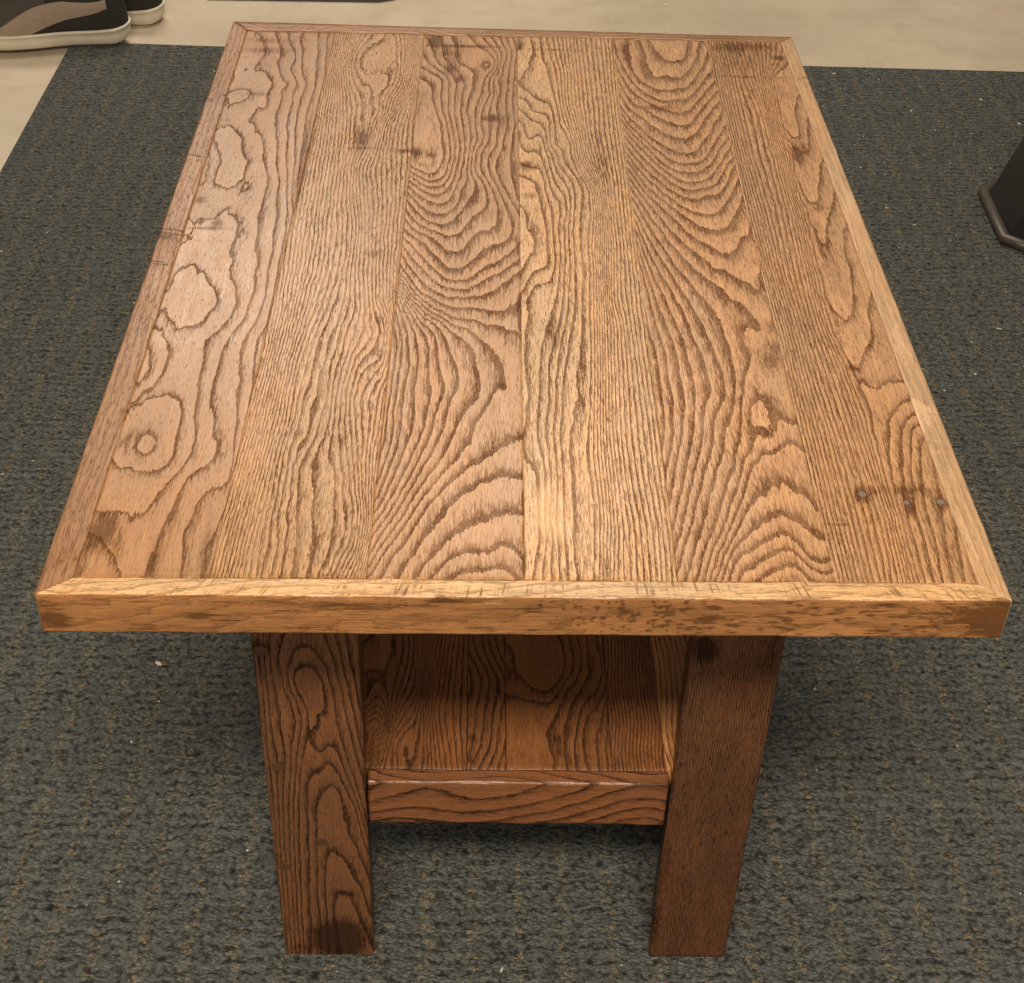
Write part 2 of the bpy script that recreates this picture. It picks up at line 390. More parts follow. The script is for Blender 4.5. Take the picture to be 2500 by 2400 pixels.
  (19,103,518,115,450,128,394,139,352,143,331,148,292,151,256,151,226,145,208,138,187,134,160,124,125,115,91,106,59,100,37),
  (20,102,495,113,426,124,375,132,331,138,289,141,252,139,224,132,196,128,167,120,135,111,101,103,66),
  (21,103,476,111,404,119,353,123,328,128,285,129,243,128,215,123,181,116,150,109,116,101,83),
  (22,102,455,108,384,114,328,120,284,120,243,119,207,115,177,108,145,103,117),
  (23,101,431,105,374,107,328,111,280,111,235,110,200,106,168,100,138),
  (24,100,406,101,328,104,271,104,225,102,177,99,159),
  (16,155,160,163,188,168,209,173,217,178,211,181,198,187,190,197,189,154,142,146,112,136,84,127,60,117,33,114,21),
  (16.5,181,257,190,237,194,206,181,299),
  (15,114,21,121,30,129,52,138,76,143,89,152,117,161,143,167,157,172,153,182,161,189,164,194,158,199,151),
  (14,120,21,126,36,135,57,143,76,150,89,163,104,171,110,180,114,186,107,193,98,198,88),
  (13,133,45,138,52,149,66,161,76,172,84,179,81,185,70,191,61,198,58),
  (12,135,34,147,47,156,56,166,62,174,59,180,47,183,38,191,35,197,38),
  (11,136,21,146,30,156,39,166,47,174,46,179,35,186,29,197,30),
  (10,152,21,162,30,169,31,176,28,178,20),
 ],
 'plank6': [
  (26,208,892,205,740,204,612,202,496,202,397,202,308,200,221,199,152,197,85,196,19),
  (18,233,893,231,797,226,622,226,503,222,398,223,345,223,238,224,162,223,93,221,20),
  (13,255,895,252,798,252,724,250,607,246,476,241,374,240,323,243,258,244,190,244,136,245,86,240,20),
  (10,270,879,262,799,254,662,255,592,253,476,248,374,248,346,249,280,253,219,251,181,249,136,248,94,246,20),
  (5,268,799,267,750,269,722,275,715,282,729,289,762),
  (4.5,278,780,277,743),
  (6,260,754,260,683,265,646,271,634,281,650,287,691),
  (7,254,662,256,592,261,556,265,530,271,530,281,587),
  (6.5,266,592,270,562),
  (8,253,576,254,532,257,498,260,463,267,477,280,519),
  (7.6,263,496,271,510),
  (9,253,490,249,436,249,374,254,342,267,342,277,399,278,450),
  (8.5,257,424,256,374,264,363),
  (10,246,369,245,312,249,290,254,267,263,280,275,304,280,347),
  (9.5,258,312,262,297),
  (10.6,250,246,259,255,271,270),
  (10,252,145,255,166,255,196,260,219,266,235,277,243,286,241),
  (9,256,119,260,156,265,181,267,190,277,212,284,217),
  (8,263,119,272,172,282,195,286,198),
  (7,267,119,276,163,284,187),
  (6,272,103,277,137,281,156,287,171),
  (5.5,283,137,281,111),
  (7,264,69,260,21),
  (9.5,275,219),
 ],
 'leg': [
  (6,-191,394,-192,336,-193,270,-193,199,-196,96,-198,-1),
  (4.4,-185,394,-186,357,-186,315,-182,270,-186,223,-190,149,-192,40,-193,-1),
  (3.2,-176,394,-180,368,-176,351,-173,332,-170,304,-176,270,-182,199,-185,122,-188,-1),
  (2,-169,370,-176,351,-167,330,-164,306,-169,270,-175,223,-180,149,-182,68,-184,-1),
  (2,-169,370,-166,380,-157,383,-149,372,-144,352,-141,331,-137,284,-130,248,-123,205,-119,175),
  (1,-168,347,-167,358,-159,365,-152,362,-147,348,-147,328,-146,315),
  (1,-168,347,-163,328,-160,306,-164,282,-169,259,-172,224,-175,174,-178,96,-181,-1),
  (0.5,-157,352,-154,337,-155,304),
  (1,-146,315,-142,293,-138,262,-131,234,-124,200,-120,162),
  (1.5,-152,311,-154,275,-147,293),
  (0,-165,189,-164,224,-159,243,-152,247,-146,257,-139,238,-130,210,-124,175,-118,136),
  (0,-165,189,-167,149,-170,96,-173,11),
  (-1,-161,154,-159,197,-154,214,-145,229,-140,214,-139,187,-131,154,-121,115),
  (-1,-161,154,-163,96,-164,11),
  (-2,-157,96,-154,139,-149,146,-138,131,-128,96,-121,60),
  (-2,-157,96,-157,51,-158,-1),
  (-3,-151,60,-147,85,-137,85,-130,52,-122,17),
  (-1.5,-148,200,-148,170,-153,162),
  (-2.5,-146,115,-140,102),
  (3,-143,395,-137,368,-133,337,-129,294,-124,259,-119,224),
  (4.4,-133,395,-129,358,-123,316,-120,282),
  (5.6,-122,395,-119,358,-118,327),
 ],
 'shelfa': [
  (0,-122,137,-117,162,-110,180),
  (4,-127,198,-119,225,-106,264),
  (8,-110,130,-100,180,-85,226,-83,264),
  (10,-98,131,-99,162,-86,189,-78,212,-77,277),
  (9,-102,150,-95,185),
  (12,-91,131,-81,146,-80,161,-86,167,-92,150),
  (13,-74,131,-74,180,-76,210,-72,277),
  (17,-59,131,-66,194,-59,277),
  (20,-45,131,-51,194,-47,277),
  (22,-38,131,-38,277),
 ],
 'shelfc': [
  (0,1,278,6,253,10,234,20,223,31,220,41,230,47,244,45,278),
  (-0.6,23,266,26,242),
  (1.5,-2,195,13,199,37,200),
  (2,33,132,31,164,25,171,34,182,40,202,48,225,57,237,63,266,60,279),
  (1.5,7,151,16,173),
  (3,44,134,42,160,48,200,57,214,67,242,67,279),
  (4,52,134,52,162,60,196,73,214,80,247,78,279),
  (5,60,135,58,162,63,200,78,219),
  (6,71,135,70,162,78,196,85,219,88,279),
  (8,84,135,85,196,99,279),
  (9,91,135,95,219,104,279),
 ],
}


class Traced:
    """Thin-plate surface through the ring lines of a board; its whole-number levels are the dark bands."""
    def __init__(self, key, sy=2.2, step=9.0, ridge=2e-4, flip=None):
        P, V = [], []
        for rec in TRACE[key]:
            k = rec[0]
            pts = np.array(rec[1:], float).reshape(-1, 2)
            for a, b in zip(pts[:-1], pts[1:]):
                L = math.hypot(b[0] - a[0], (b[1] - a[1]) / sy)
                n = max(1, int(L / step))
                if L < 90:
                    for i in range(n):
                        P.append(a + (b - a) * i / n); V.append(k)
                else:
                    P.append(a); V.append(k)
            P.append(pts[-1]); V.append(k)
        P = np.array(P) / np.array([1, sy])
        key2 = np.round(P / 1.5)
        _, ix = np.unique(key2, axis=0, return_index=True)
        self.P = P[ix] / 50.0
        V = np.array(V)[ix]
        self.sy = sy
        n = len(self.P)
        K = self.kern(self.P, self.P)
        K[np.arange(n), np.arange(n)] += ridge * 50
        A = np.zeros((n + 3, n + 3))
        A[:n, :n] = K
        Q = np.c_[np.ones(n), self.P]
        A[:n, n:] = Q
        A[n:, :n] = Q.T
        self.c = np.linalg.solve(A, np.r_[V, 0, 0, 0])

    @staticmethod
    def kern(X, Y):
        r2 = ((X[:, None] - Y[None]) ** 2).sum(-1)
        return 0.5 * r2 * np.log(r2 + 1e-9)

    def __call__(self, Q):
        X = np.c_[Q[:, 0], Q[:, 1] / self.sy] / 50.0
        n = len(self.P)
        f = np.empty(len(X)); ga = np.empty(len(X)); gl = np.empty(len(X))
        c = self.c[:n]
        for s in range(0, len(X), 4000):
            x = X[s:s + 4000]
            dx = x[:, None, 0] - self.P[None, :, 0]
            dy = x[:, None, 1] - self.P[None, :, 1]
            r2 = dx * dx + dy * dy
            lg = np.log(r2 + 1e-9)
            f[s:s + 4000] = (0.5 * r2 * lg) @ c + self.c[n] + x @ self.c[n + 1:]
            ga[s:s + 4000] = (dx * (lg + 1)) @ c + self.c[n + 1]
            gl[s:s + 4000] = (dy * (lg + 1)) @ c + self.c[n + 2]
        return f, ga / 50, gl / 50 / self.sy


class Rings:
    """Straight-grained board: rings round a far, slightly wandering pith."""
    def __init__(self, a0, d0, spacing, seed, wander=6.0, length=300.0):
        self.p = (a0, d0, spacing)
        r = np.random.default_rng(seed)
        self.k = [(wander / (i + 1), (i + 0.6 + r.random()) / length * 6.28, r.random() * 6.28, r.random() * 6.28) for i in range(4)]

    def val(self, Q):
        a0, d0, sp = self.p
        a = Q[:, 0] - a0; d = Q[:, 2] - d0
        for amp, fr, p1, p2 in self.k:
            a = a + amp * np.sin(Q[:, 1] * fr + p1)
            d = d + amp * np.sin(Q[:, 1] * fr * 0.8 + p2)
        return np.sqrt(a * a + d * d) / sp

    def __call__(self, Q):
        f = self.val(Q)
        e = np.array([0.5, 0, 0])
        return f, (self.val(Q + e) - f) * 2, (self.val(Q + e[[1, 0, 2]]) - f) * 2


# ------------------------------------------------------------------ object helpers
def link(o, parent=None):
    col.objects.link(o)
    if parent:
        o.parent = parent
    return o


def thing(name, label, cat, loc=(0, 0, 0), group=None):
    o = bpy.data.objects.new(name, None)
    o.location = loc
    o.empty_display_size = 0.05
    return tag(link(o), label, cat, group)


def tag(o, label, cat, group=None):
    o['label'] = label
    o['category'] = cat
    if group:
        o['group'] = group
    return o


def mesh_obj(name, verts, faces, mat, parent=None, smooth=True):
    me = bpy.data.meshes.new(name)
    me.from_pydata([tuple(v) for v in verts], [], faces)
    me.materials.append(mat)
    if smooth:
        me.polygons.foreach_set('use_smooth', [True] * len(me.polygons))
    o = bpy.data.objects.new(name, me)
    return link(o, parent)


def bm_obj(name, bm, mat, parent=None, smooth=False):
    me = bpy.data.meshes.new(name)
    bm.to_mesh(me)
    bm.free()
    me.materials.append(mat)
    if smooth:
        me.polygons.foreach_set('use_smooth', [True] * len(me.polygons))
    return link(bpy.data.objects.new(name, me), parent)


def knots(n, L, r):
    """n cells over L mm with a narrow cell at both ends."""
    r = min(r / L, 0.2)
    return np.r_[0, np.linspace(r, 1 - r, n - 1), 1]


def sines(seed, n=5):
    r = np.random.default_rng(seed)
    return [(r.random() * 2 - 1, r.random() * 2 - 1, r.random() * 6.28) for _ in range(n)]


def board(name, top, thick, field, mat, parent, n=(8, 40, 3), local=None, stains_and_light=(), seed=0, wave=0.0, bevel=0.7, down=(0, 0, -1), chip=0.0):
    """A sawn board as one closed, bevelled grid mesh.
    top: four corners (start-left, start-right, end-right, end-left) in metres, grain running start to end;
    down: the direction of its thickness. local: same corners in millimetres of the ring field (default: metres*1000 across/along)."""
    T = np.array(top, float)
    dn = np.array(down, float)
    wid = np.linalg.norm(T[1] - T[0]) * 1000
    lon = np.linalg.norm(T[3] - T[0]) * 1000
    th = thick * 1000
    U, V, W = knots(n[0], wid, bevel), knots(n[1], lon, bevel), knots(n[2], th, bevel)
    nu, nv, nw = len(U), len(V), len(W)
    I = -np.ones((nu, nv, nw), int)
    shell = np.zeros((nu, nv, nw), bool)
    shell[[0, -1]] = True; shell[:, [0, -1]] = True; shell[:, :, [0, -1]] = True
    idx = np.argwhere(shell)
    I[shell] = np.arange(len(idx))
    u, v, w = U[idx[:, 0]], V[idx[:, 1]], W[idx[:, 2]]
    eu = (idx[:, 0] == 0) * 1.0 - (idx[:, 0] == nu - 1)
    ev = (idx[:, 1] == 0) * 1.0 - (idx[:, 1] == nv - 1)
    ew = (idx[:, 2] == 0) * 1.0 - (idx[:, 2] == nw - 1)
    cnt = abs(eu) + abs(ev) + abs(ew)
    pull = (cnt >= 2) * bevel * 0.55
    if chip:
        pull = pull * (1 + 0.8 * np.sin(v * lon * 0.09 + seed) * np.sin(v * lon * 0.023 + 2 * seed))
        rr = np.random.default_rng(seed + 99)
        pull = pull * (1 + chip * (rr.random(len(pull)) ** 3) * 2)
    uu = u + eu * pull / wid
    vv = v + ev * pull / lon
    ww = w + ew * pull / th

    def bil(C):
        C = np.array(C, float)
        return ((1 - uu) * (1 - vv))[:, None] * C[0] + (uu * (1 - vv))[:, None] * C[1] + (uu * vv)[:, None] * C[2] + ((1 - uu) * vv)[:, None] * C[3]
    P = bil(T) + (ww * thick)[:, None] * dn
    if local is None:
        Q2 = np.c_[uu * wid, vv * lon]
    else:
        Q2 = bil(np.array(local, float))
    Q = np.c_[Q2, ww * th]
    if wave:
        z = np.zeros(len(P))
        for (fa, fl, ph) in sines(seed + 5):
            z += np.sin(Q[:, 0] * fa * 0.11 + Q[:, 1] * fl * 0.035 + ph)
        P -= (np.where(idx[:, 2] == 0, z, 0) * wave / 5000)[:, None] * dn
    f, ga, gl = field(Q)
    st = np.zeros(len(P))
    for (a, l, ra, rl, s, *dd) in stains_and_light:
        k = ((Q[:, 0] - a) / ra) ** 2 + ((Q[:, 1] - l) / rl) ** 2
        if dd:
            k = k + ((Q[:, 2] - dd[0]) / dd[1]) ** 2
        st += s * np.exp(-k) * (idx[:, 2] < nw - 1)
    faces = []
    def quads(A, flip):
        a, b, c, d = A[:-1, :-1].ravel(), A[1:, :-1].ravel(), A[1:, 1:].ravel(), A[:-1, 1:].ravel()
        q = np.c_[a, b, c, d] if not flip else np.c_[d, c, b, a]
        faces.append(q)
    quads(I[:, :, 0], False); quads(I[:, :, -1], True)
    quads(I[0], False); quads(I[-1], True)
    quads(I[:, 0], True); quads(I[:, -1], False)
    F = np.concatenate(faces)
    c = np.cross(T[1] - T[0], T[3] - T[0])
    if c @ (-dn) < 0:
        F = F[:, ::-1]
    me = bpy.data.meshes.new(name)
    me.vertices.add(len(P)); me.vertices.foreach_set('co', P.astype(np.float32).ravel())
    me.loops.add(F.size); me.loops.foreach_set('vertex_index', F.ravel().astype(np.int32))
    me.polygons.add(len(F)); me.polygons.foreach_set('loop_start', np.arange(0, F.size, 4, dtype=np.int32))
    me.polygons.foreach_set('use_smooth', np.ones(len(F), bool))
    me.update()
    me.validate()
    def at(nm, ty, data):
        a = me.attributes.new(nm, ty, 'POINT')
        a.data.foreach_set('vector' if ty == 'FLOAT_VECTOR' else 'value', np.ascontiguousarray(data, dtype=np.float32).ravel())
    at('ring', 'FLOAT', f)
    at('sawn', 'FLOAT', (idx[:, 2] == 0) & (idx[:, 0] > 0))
    at('stain_and_light', 'FLOAT', st)
    at('grad', 'FLOAT_VECTOR', np.c_[ga, gl, 0 * gl])
    at('gp', 'FLOAT_VECTOR', Q + np.array([seed * 173.0, seed * 91.0, seed * 57.0]))
    me.materials.append(mat)
    return link(bpy.data.objects.new(name, me), parent)


# ------------------------------------------------------------------ floor and rug
N = Nodes('polished_concrete')
co = N.t.nodes.new('ShaderNodeTexCoord').outputs['Object']
a = N.noise(co, 1.6, 5, 0.6)
b = N.noise(co, 14, 6, 0.7)
c_ = N.noise(N.vm('MULTIPLY', co, (1, 6, 1)), 3.0, 4, 0.6)
cc = N.mix(N.step(a, 0.3, 0.7), (0.42, 0.340, 0.242), (0.54, 0.445, 0.325))
cc = N.mix(N.step(b, 0.45, 0.75, 0, 0.45), cc, (0.34, 0.265, 0.175))
cc = N.mix(N.step(c_, 0.55, 0.75, 0, 0.35), cc, (0.55, 0.47, 0.36))
vo = N.voro(co, 22, 'Distance')
cc = N.mix(N.m('MULTIPLY', N.step(vo, 0.10, 0.05), N.step(b, 0.5, 0.6)), cc, (0.66, 0.58, 0.46))
N.bump(b, 0.0006)
CONCRETE = N.out(Base_Color=cc, Roughness=N.m('MULTIPLY_ADD', a, 0.25, 0.30))
floor = mesh_obj('floor', [(-12, -12, -0.0095), (12, -12, -0.0095), (12, 12, -0.0095), (-12, 12, -0.0095)], [(0, 1, 2, 3)], CONCRETE, smooth=False)
floor['kind'] = 'structure'

N = Nodes('ribbed_rug')
co = N.t.nodes.new('ShaderNodeTexCoord').outputs['Object']
warp = N.noise(co, 26, 4, 0.65)
x, y, z = N.sep(co)
yy = N.m('ADD', y, N.m('MULTIPLY', N.m('SUBTRACT', warp, 0.5), 0.020))
fw = N.noise(co, 260, 2, 0.6)
xx = N.m('ADD', x, N.m('MULTIPLY', N.m('SUBTRACT', fw, 0.5), 0.006))
y2 = N.m('ADD', yy, N.m('MULTIPLY', N.m('SUBTRACT', fw, 0.5), -0.005))
p2 = N.comb(xx, y2, z)
loops = N.voro(N.vm('MULTIPLY', p2, (215, 320, 80)), 1.0, 'Distance', rnd=1.0)
lid = N.voro(N.vm('MULTIPLY', p2, (215, 320, 80)), 1.0, 'Color', rnd=1.0)
lr, lg, lb = N.sep(lid)
rows = N.m('MULTIPLY_ADD', N.m('SINE', N.m('MULTIPLY', yy, 6.2832 / 0.0135)), 0.5, 0.5)
rown = N.noise(N.vm('MULTIPLY', N.comb(x, yy, z), (85, 160, 1)), 1.0, 5, 0.7)
fib = N.noise(N.vm('MULTIPLY', co, (700, 700, 700)), 1.0, 3, 0.7)
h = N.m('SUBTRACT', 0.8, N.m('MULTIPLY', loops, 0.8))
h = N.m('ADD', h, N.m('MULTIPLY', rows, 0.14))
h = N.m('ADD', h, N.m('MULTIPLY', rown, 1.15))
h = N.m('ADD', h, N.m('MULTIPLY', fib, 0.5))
patch = N.noise(co, 5.0, 4, 0.6)
base = N.mix(lr, (0.062, 0.066, 0.062), (0.145, 0.147, 0.133))
base = N.mix(N.step(patch, 0.35, 0.7, 0, 0.4), base, (0.074, 0.086, 0.083))
base = N.mix(N.step(fib, 0.35, 0.7, 0, 0.5), base, (0.15, 0.155, 0.140))
colx = N.m('ADD', x, N.m('MULTIPLY', N.m('SUBTRACT', N.noise(co, 3.0, 2, 0.5), 0.5), 0.02))
cols = N.step(N.m('MULTIPLY_ADD', N.m('SINE', N.m('MULTIPLY', colx, 6.2832 / 0.042)), 0.5, 0.5), 0.62, 0.95)
spk = N.noise(co, 330, 2, 0.6)
och = N.m('MULTIPLY', N.m('MULTIPLY', N.step(lg, 0.45, 0.6), N.step(spk, 0.46, 0.58)), N.m('MULTIPLY_ADD', cols, 0.62, 0.08))
base = N.mix(och, base, (0.30, 0.200, 0.090))
pit_shade = N.step(h, 0.75, 1.6, 0.14, 1.10)  # shade between the loops, put into the colour
base = N.vm('MULTIPLY', base, N.comb(pit_shade, pit_shade, pit_shade))
N.bump(h, 0.0028)
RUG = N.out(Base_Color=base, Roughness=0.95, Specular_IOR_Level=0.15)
RT = 0.0
FZ = -0.0095      # concrete lies below the rug
rug_out = [(-0.834, -0.9), (1.9, -0.9), (1.9, 2.098), (0.6, 2.118), (-0.2, 2.142), (-0.826, 2.162)]
bm = bmesh.new()
vs = [bm.verts.new((px, py, FZ + 0.0003)) for px, py in rug_out]
bm.faces.new(vs)
ext = bmesh.ops.extrude_face_region(bm, geom=bm.faces[:])
bmesh.ops.translate(bm, vec=(0, 0, -FZ - 0.0003), verts=[e for e in ext['geom'] if isinstance(e, bmesh.types.BMVert)])
bmesh.ops.recalc_face_normals(bm, faces=bm.faces[:])
bmesh.ops.bevel(bm, geom=[e for e in bm.edges if all(v.co.z > -0.003 for v in e.verts)], offset=0.004, segments=3, affect='EDGES')
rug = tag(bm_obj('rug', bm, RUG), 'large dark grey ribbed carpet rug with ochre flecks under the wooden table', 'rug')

# crumbs on the rug
bm = bmesh.new()
for i in range(420):
    px = random.uniform(-0.82, 1.15)
    py = random.uniform(0.0, 2.08)
    if random.random() < 0.45:
        px, py = random.uniform(0.35, 1.1), random.uniform(0.9, 2.08)
    s = random.choice((0.0007, 0.0009, 0.0012, 0.0018)) * random.uniform(0.7, 1.5)
    bmesh.ops.create_icosphere(bm, subdivisions=1, radius=s, matrix=Matrix.Translation((px, py, RT + 0.0012)) @ Matrix.Rotation(random.random() * 6, 4, 'Z') @ Matrix.Diagonal((random.uniform(0.5, 1.2), random.uniform(0.6, 2.4), 0.6, 1)))
crumbs = bm_obj('crumbs', bm, plain('pale_crumb', (0.50, 0.46, 0.36), 0.8, noise=0.5, scale=30))
crumbs['kind'] = 'stuff'
tag(crumbs, 'tiny pale crumbs and dust scattered over the dark rug', 'crumbs')

# ------------------------------------------------------------------ the table
H, TH = 0.5384, 0.0325
table = thing('side_table', 'rustic stained oak plank table with mitred edging, stout legs and low shelf', 'table', (0, 0, 0))

SEAM_N = [-0.2838, -0.2003, -0.1018, -0.0019, 0.0953, 0.1961, 0.2868]
SEAM_F = [-0.2850, -0.1905, -0.0943, 0.0063, 0.1092, 0.2110, 0.2930]
YN, YF = [0.0143, 0.0158, 0.0166, 0.0172, 0.0178, 0.0183, 0.0187], [0.8937] * 7
MATS = [W1, W2, W3, W4, W5, W6]
STAINS_AND_LIGHT = [
    # knotty board
    [(-276, 58, 10, 22, 1.2), (-206, 38, 4, 30, .7), (-237, 35, 5, 22, .8), (-262, 40, 5, 20, .6), (-279, 511, 6, 8, .8), (-270, 870, 40, 10, .35), (-262, 843, 30, 8, .45),
     (-255, 735, 16, 6, .5), (-258, 470, 6, 9, .8), (-225, 420, 12, 40, -.25), (-230, 330, 30, 60, -.3), (-250, 118, 22, 2, .5), (-246, 108, 14, 1.6, .45), (-268, 460, 18, 3, .7), (-197, 600, 2.5, 110, .8)],  # the broad pale spots paint the sheen at mid-left
    [(-145, 640, 9, 22, .9), (-140, 618, 18, 2.5, .5), (-100, 614, 12, 5, .9), (-122, 420, 12, 12, .55), (-111, 318, 6, 10, .6), (-109, 272, 8, 9, .6), (-128, 162, 5, 12, .55), (-117, 128, 4, 14, .5),
     (-149, 36, 3, 14, .7), (-168, 28, 3, 12, .5), (-194, 560, 3.5, 110, .9), (-140, 800, 30, 60, .18), (-120, 60, 20, 22, -.25)],
    [(-83, 880, 8, 16, 1.0), (-50, 866, 40, 4, .8), (-66, 845, 14, 16, .6), (-63, 808, 8, 18, .9), (-55, 780, 5, 10, .9), (-93, 690, 3, 40, .2), (-92, 612, 7, 12, .9), (-85, 596, 8, 8, -.6),
     (-22, 690, 10, 8, .9), (-10, 680, 14, 22, .4), (-41, 524, 8, 12, .5), (0, 440, 2.5, 30, .9), (0.5, 345, 2.4, 16, 2.4), (0.5, 316, 2.2, 10, 2.0), (-16, 232, 4, 4, 1.0), (-1, 100, 2, 12, 1.0), (-30, 200, 14, 3, .3), (-20, 186, 18, 2.5, .3), (-1, 62, 2, 14, .8), (-1, 28, 4, 12, .9), (-40, 60, 50, 30, .12)],
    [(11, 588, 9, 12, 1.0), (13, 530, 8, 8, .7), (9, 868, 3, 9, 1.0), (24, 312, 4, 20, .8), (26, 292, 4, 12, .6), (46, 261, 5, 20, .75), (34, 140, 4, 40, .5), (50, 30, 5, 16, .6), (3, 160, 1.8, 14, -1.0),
     (12, 94, 8, 16, -.75), (24, 66, 9, 12, -.5), (18, 80, 14, 30, -.3), (60, 560, 3, 8, .6), (40, 860, 40, 3, .5), (40, 800, 60, 2, .35), (2, 190, 2, 30, .5), (0, 330, 1.6, 20, .8)],  # negative spots near the front: glare painted over pale scuffs
    [(140, 722, 22, 7, .6), (187, 262, 10, 22, .7), (196, 290, 9, 26, .6), (201, 322, 8, 12, .5), (178, 200, 9, 24, .4), (120, 868, 5, 18, .5), (200, 385, 5, 8, .7), (199, 420, 5, 8, .6), (116, 585, 6, 20, .35)],
    [(238, 878, 26, 14, .75), (270, 880, 22, 12, .45), (284, 851, 6, 5, 1.3), (230, 800, 70, 2.5, .5), (240, 835, 60, 30, .28), (268, 622, 6, 26, 1.2), (276, 640, 3, 14, .8), (271, 516, 10, 9, .6), (260, 440, 4, 24, .8), (262, 480, 3, 20, .5),
     (230, 106, 6, 8, 1.1), (259, 94, 5, 11, 1.2), (282, 98, 6, 9, 1.1), (258, 113, 34, 6, .55), (208, 80, 12, 5, .45), (208, 75, 10, 0.9, 1.0), (253, 262, 5, 7, .7), (265, 225, 10, 14, .3), (276, 45, 6, 26, .5)],
]
_r = np.random.default_rng(12)
for i, st in enumerate(STAINS_AND_LIGHT):
    xm = (SEAM_N[i] + SEAM_N[i + 1]) * 500
    for _ in range(9):
        st.append((xm + _r.uniform(-45, 45), _r.uniform(60, 880), _r.uniform(5, 20), _r.uniform(30, 130), _r.uniform(.10, .19)))
    st.append((xm, 870, 60, 40, .13))  # dimmer light at the far end, painted on each board
    st.append((xm + 4, 760, 60, 110, (.15, .10, .10, .05, .05, .14)[i]))
    for _ in range(4):
        st.append((xm + _r.uniform(-40, 40), _r.uniform(60, 600), _r.uniform(4, 12), _r.uniform(30, 90), -_r.uniform(.2, .4)))
STAINS_AND_LIGHT[2] += [(-84, 597, 6, 7, -1.3), (-82, 884, 3, 18, 1.6)]
STAINS_AND_LIGHT[3] += [(40, 250, 30, 180, -.14), (30, 120, 30, 90, -.18)]
GAP = 0.00003
for i in range(6):
    xn0, xn1 = SEAM_N[i] + GAP, SEAM_N[i + 1] - GAP
    xf0, xf1 = SEAM_F[i] + GAP, SEAM_F[i + 1] - GAP
    dz = (0.0, 0.0003, -0.0003, 0.0004, 0.0, 0.0003)[i]
    c4 = [(xn0, YN[i] + GAP, H + dz), (xn1, YN[i + 1] + GAP, H + dz), (xf1, YF[i + 1] - GAP, H + dz), (xf0, YF[i] - GAP, H + dz)]
    loc = [(p[0] * 1000, p[1] * 1000) for p in c4]
    board('plank', c4, 0.022, Traced('plank%d' % (i + 1), ridge=(2e-4, 4e-3, 2e-4, 4e-4, 2e-4, 4e-4)[i]), MATS[i], table, n=(58, 330, 3), local=loc, stains_and_light=STAINS_AND_LIGHT[i], seed=i + 1, wave=0.45, bevel=0.10)

# mitred edging: near, far, left, right
ON = [(-0.3050, -0.0020), (0.3050, 0.0020), (0.3070, 0.9090), (-0.3030, 0.9200)]
IN = [(-0.2838, 0.0140), (0.2868, 0.0186), (0.2930, 0.8938), (-0.2850, 0.8938)]
def strip(o0, o1, i0, i1, field, mat, n, seed, stains_and_light=(), lift=0.0006, chip=0.0):
    z = H + lift
    g = 0.00008
    t = [np.array((*o0, z)), np.array((*i0, z)), np.array((*i1, z)), np.array((*o1, z))]
    ax = (t[3] - t[0]) / np.linalg.norm(t[3] - t[0])
    t[0] = t[0] + ax * g; t[1] = t[1] + ax * g; t[2] = t[2] - ax * g; t[3] = t[3] - ax * g
    L = np.linalg.norm(t[3] - t[0]) * 1000
    Wd = 16.0
    loc = [(0, 0), (Wd, 10), (Wd, L - 10), (0, L)]
    return board('edge_strip', t, TH, field, mat, table, n=n, local=loc, stains_and_light=stains_and_light, seed=seed, wave=0.3, bevel=0.6, chip=chip)
NEAR_STAINS = [(0, 258, 3, 18, 1.0, 4, 2.0), (0, 250, 3, 5, 1.2, 2, 3), (0, 275, 3, 22, -1.0, 6, 2.0), (0, 12, 3, 10, .6, 22, 5), (0, 100, 3, 8, 1.2, 18, 3), (0, 150, 4, 90, .45, 6, 3), (0, 230, 4, 120, .5, 9, 3), (0, 100, 4, 130, .4, 28, 3), (0, 418, 3, 5, 1.3, 18, 3),
               (0, 560, 4, 60, .35, 10, 10), (0, 596, 5, 10, .5, 16, 20), (0, 420, 4, 60, .25, 16, 20)]
_r = np.random.default_rng(3)
NEAR_STAINS += [(0, 366, 3, 22, .22, 13, 12), (0, 480, 4, 90, .16, 20, 14), (0, 585, 4, 30, .45, 18, 18), (0, 6, 4, 12, .75, 18, 18), (0, 606, 4, 7, 1.3, 18, 20)]
for _ in range(110):
    NEAR_STAINS.append((0, _r.normal(365, 34), 3, _r.uniform(0.8, 1.8), _r.uniform(.5, 1.0), _r.uniform(2, 30), _r.uniform(.7, 1.4)))
for _ in range(110):
    NEAR_STAINS.append((0, _r.uniform(390, 600), 3, _r.uniform(1.5, 5), _r.uniform(.5, 1.1), _r.uniform(2, 31), _r.uniform(.6, 1.1)))
for _ in range(50):
    NEAR_STAINS.append((0, _r.uniform(10, 330), 3, _r.uniform(3, 14), _r.uniform(.4, .9), _r.uniform(4, 31), _r.uniform(.5, 0.9)))
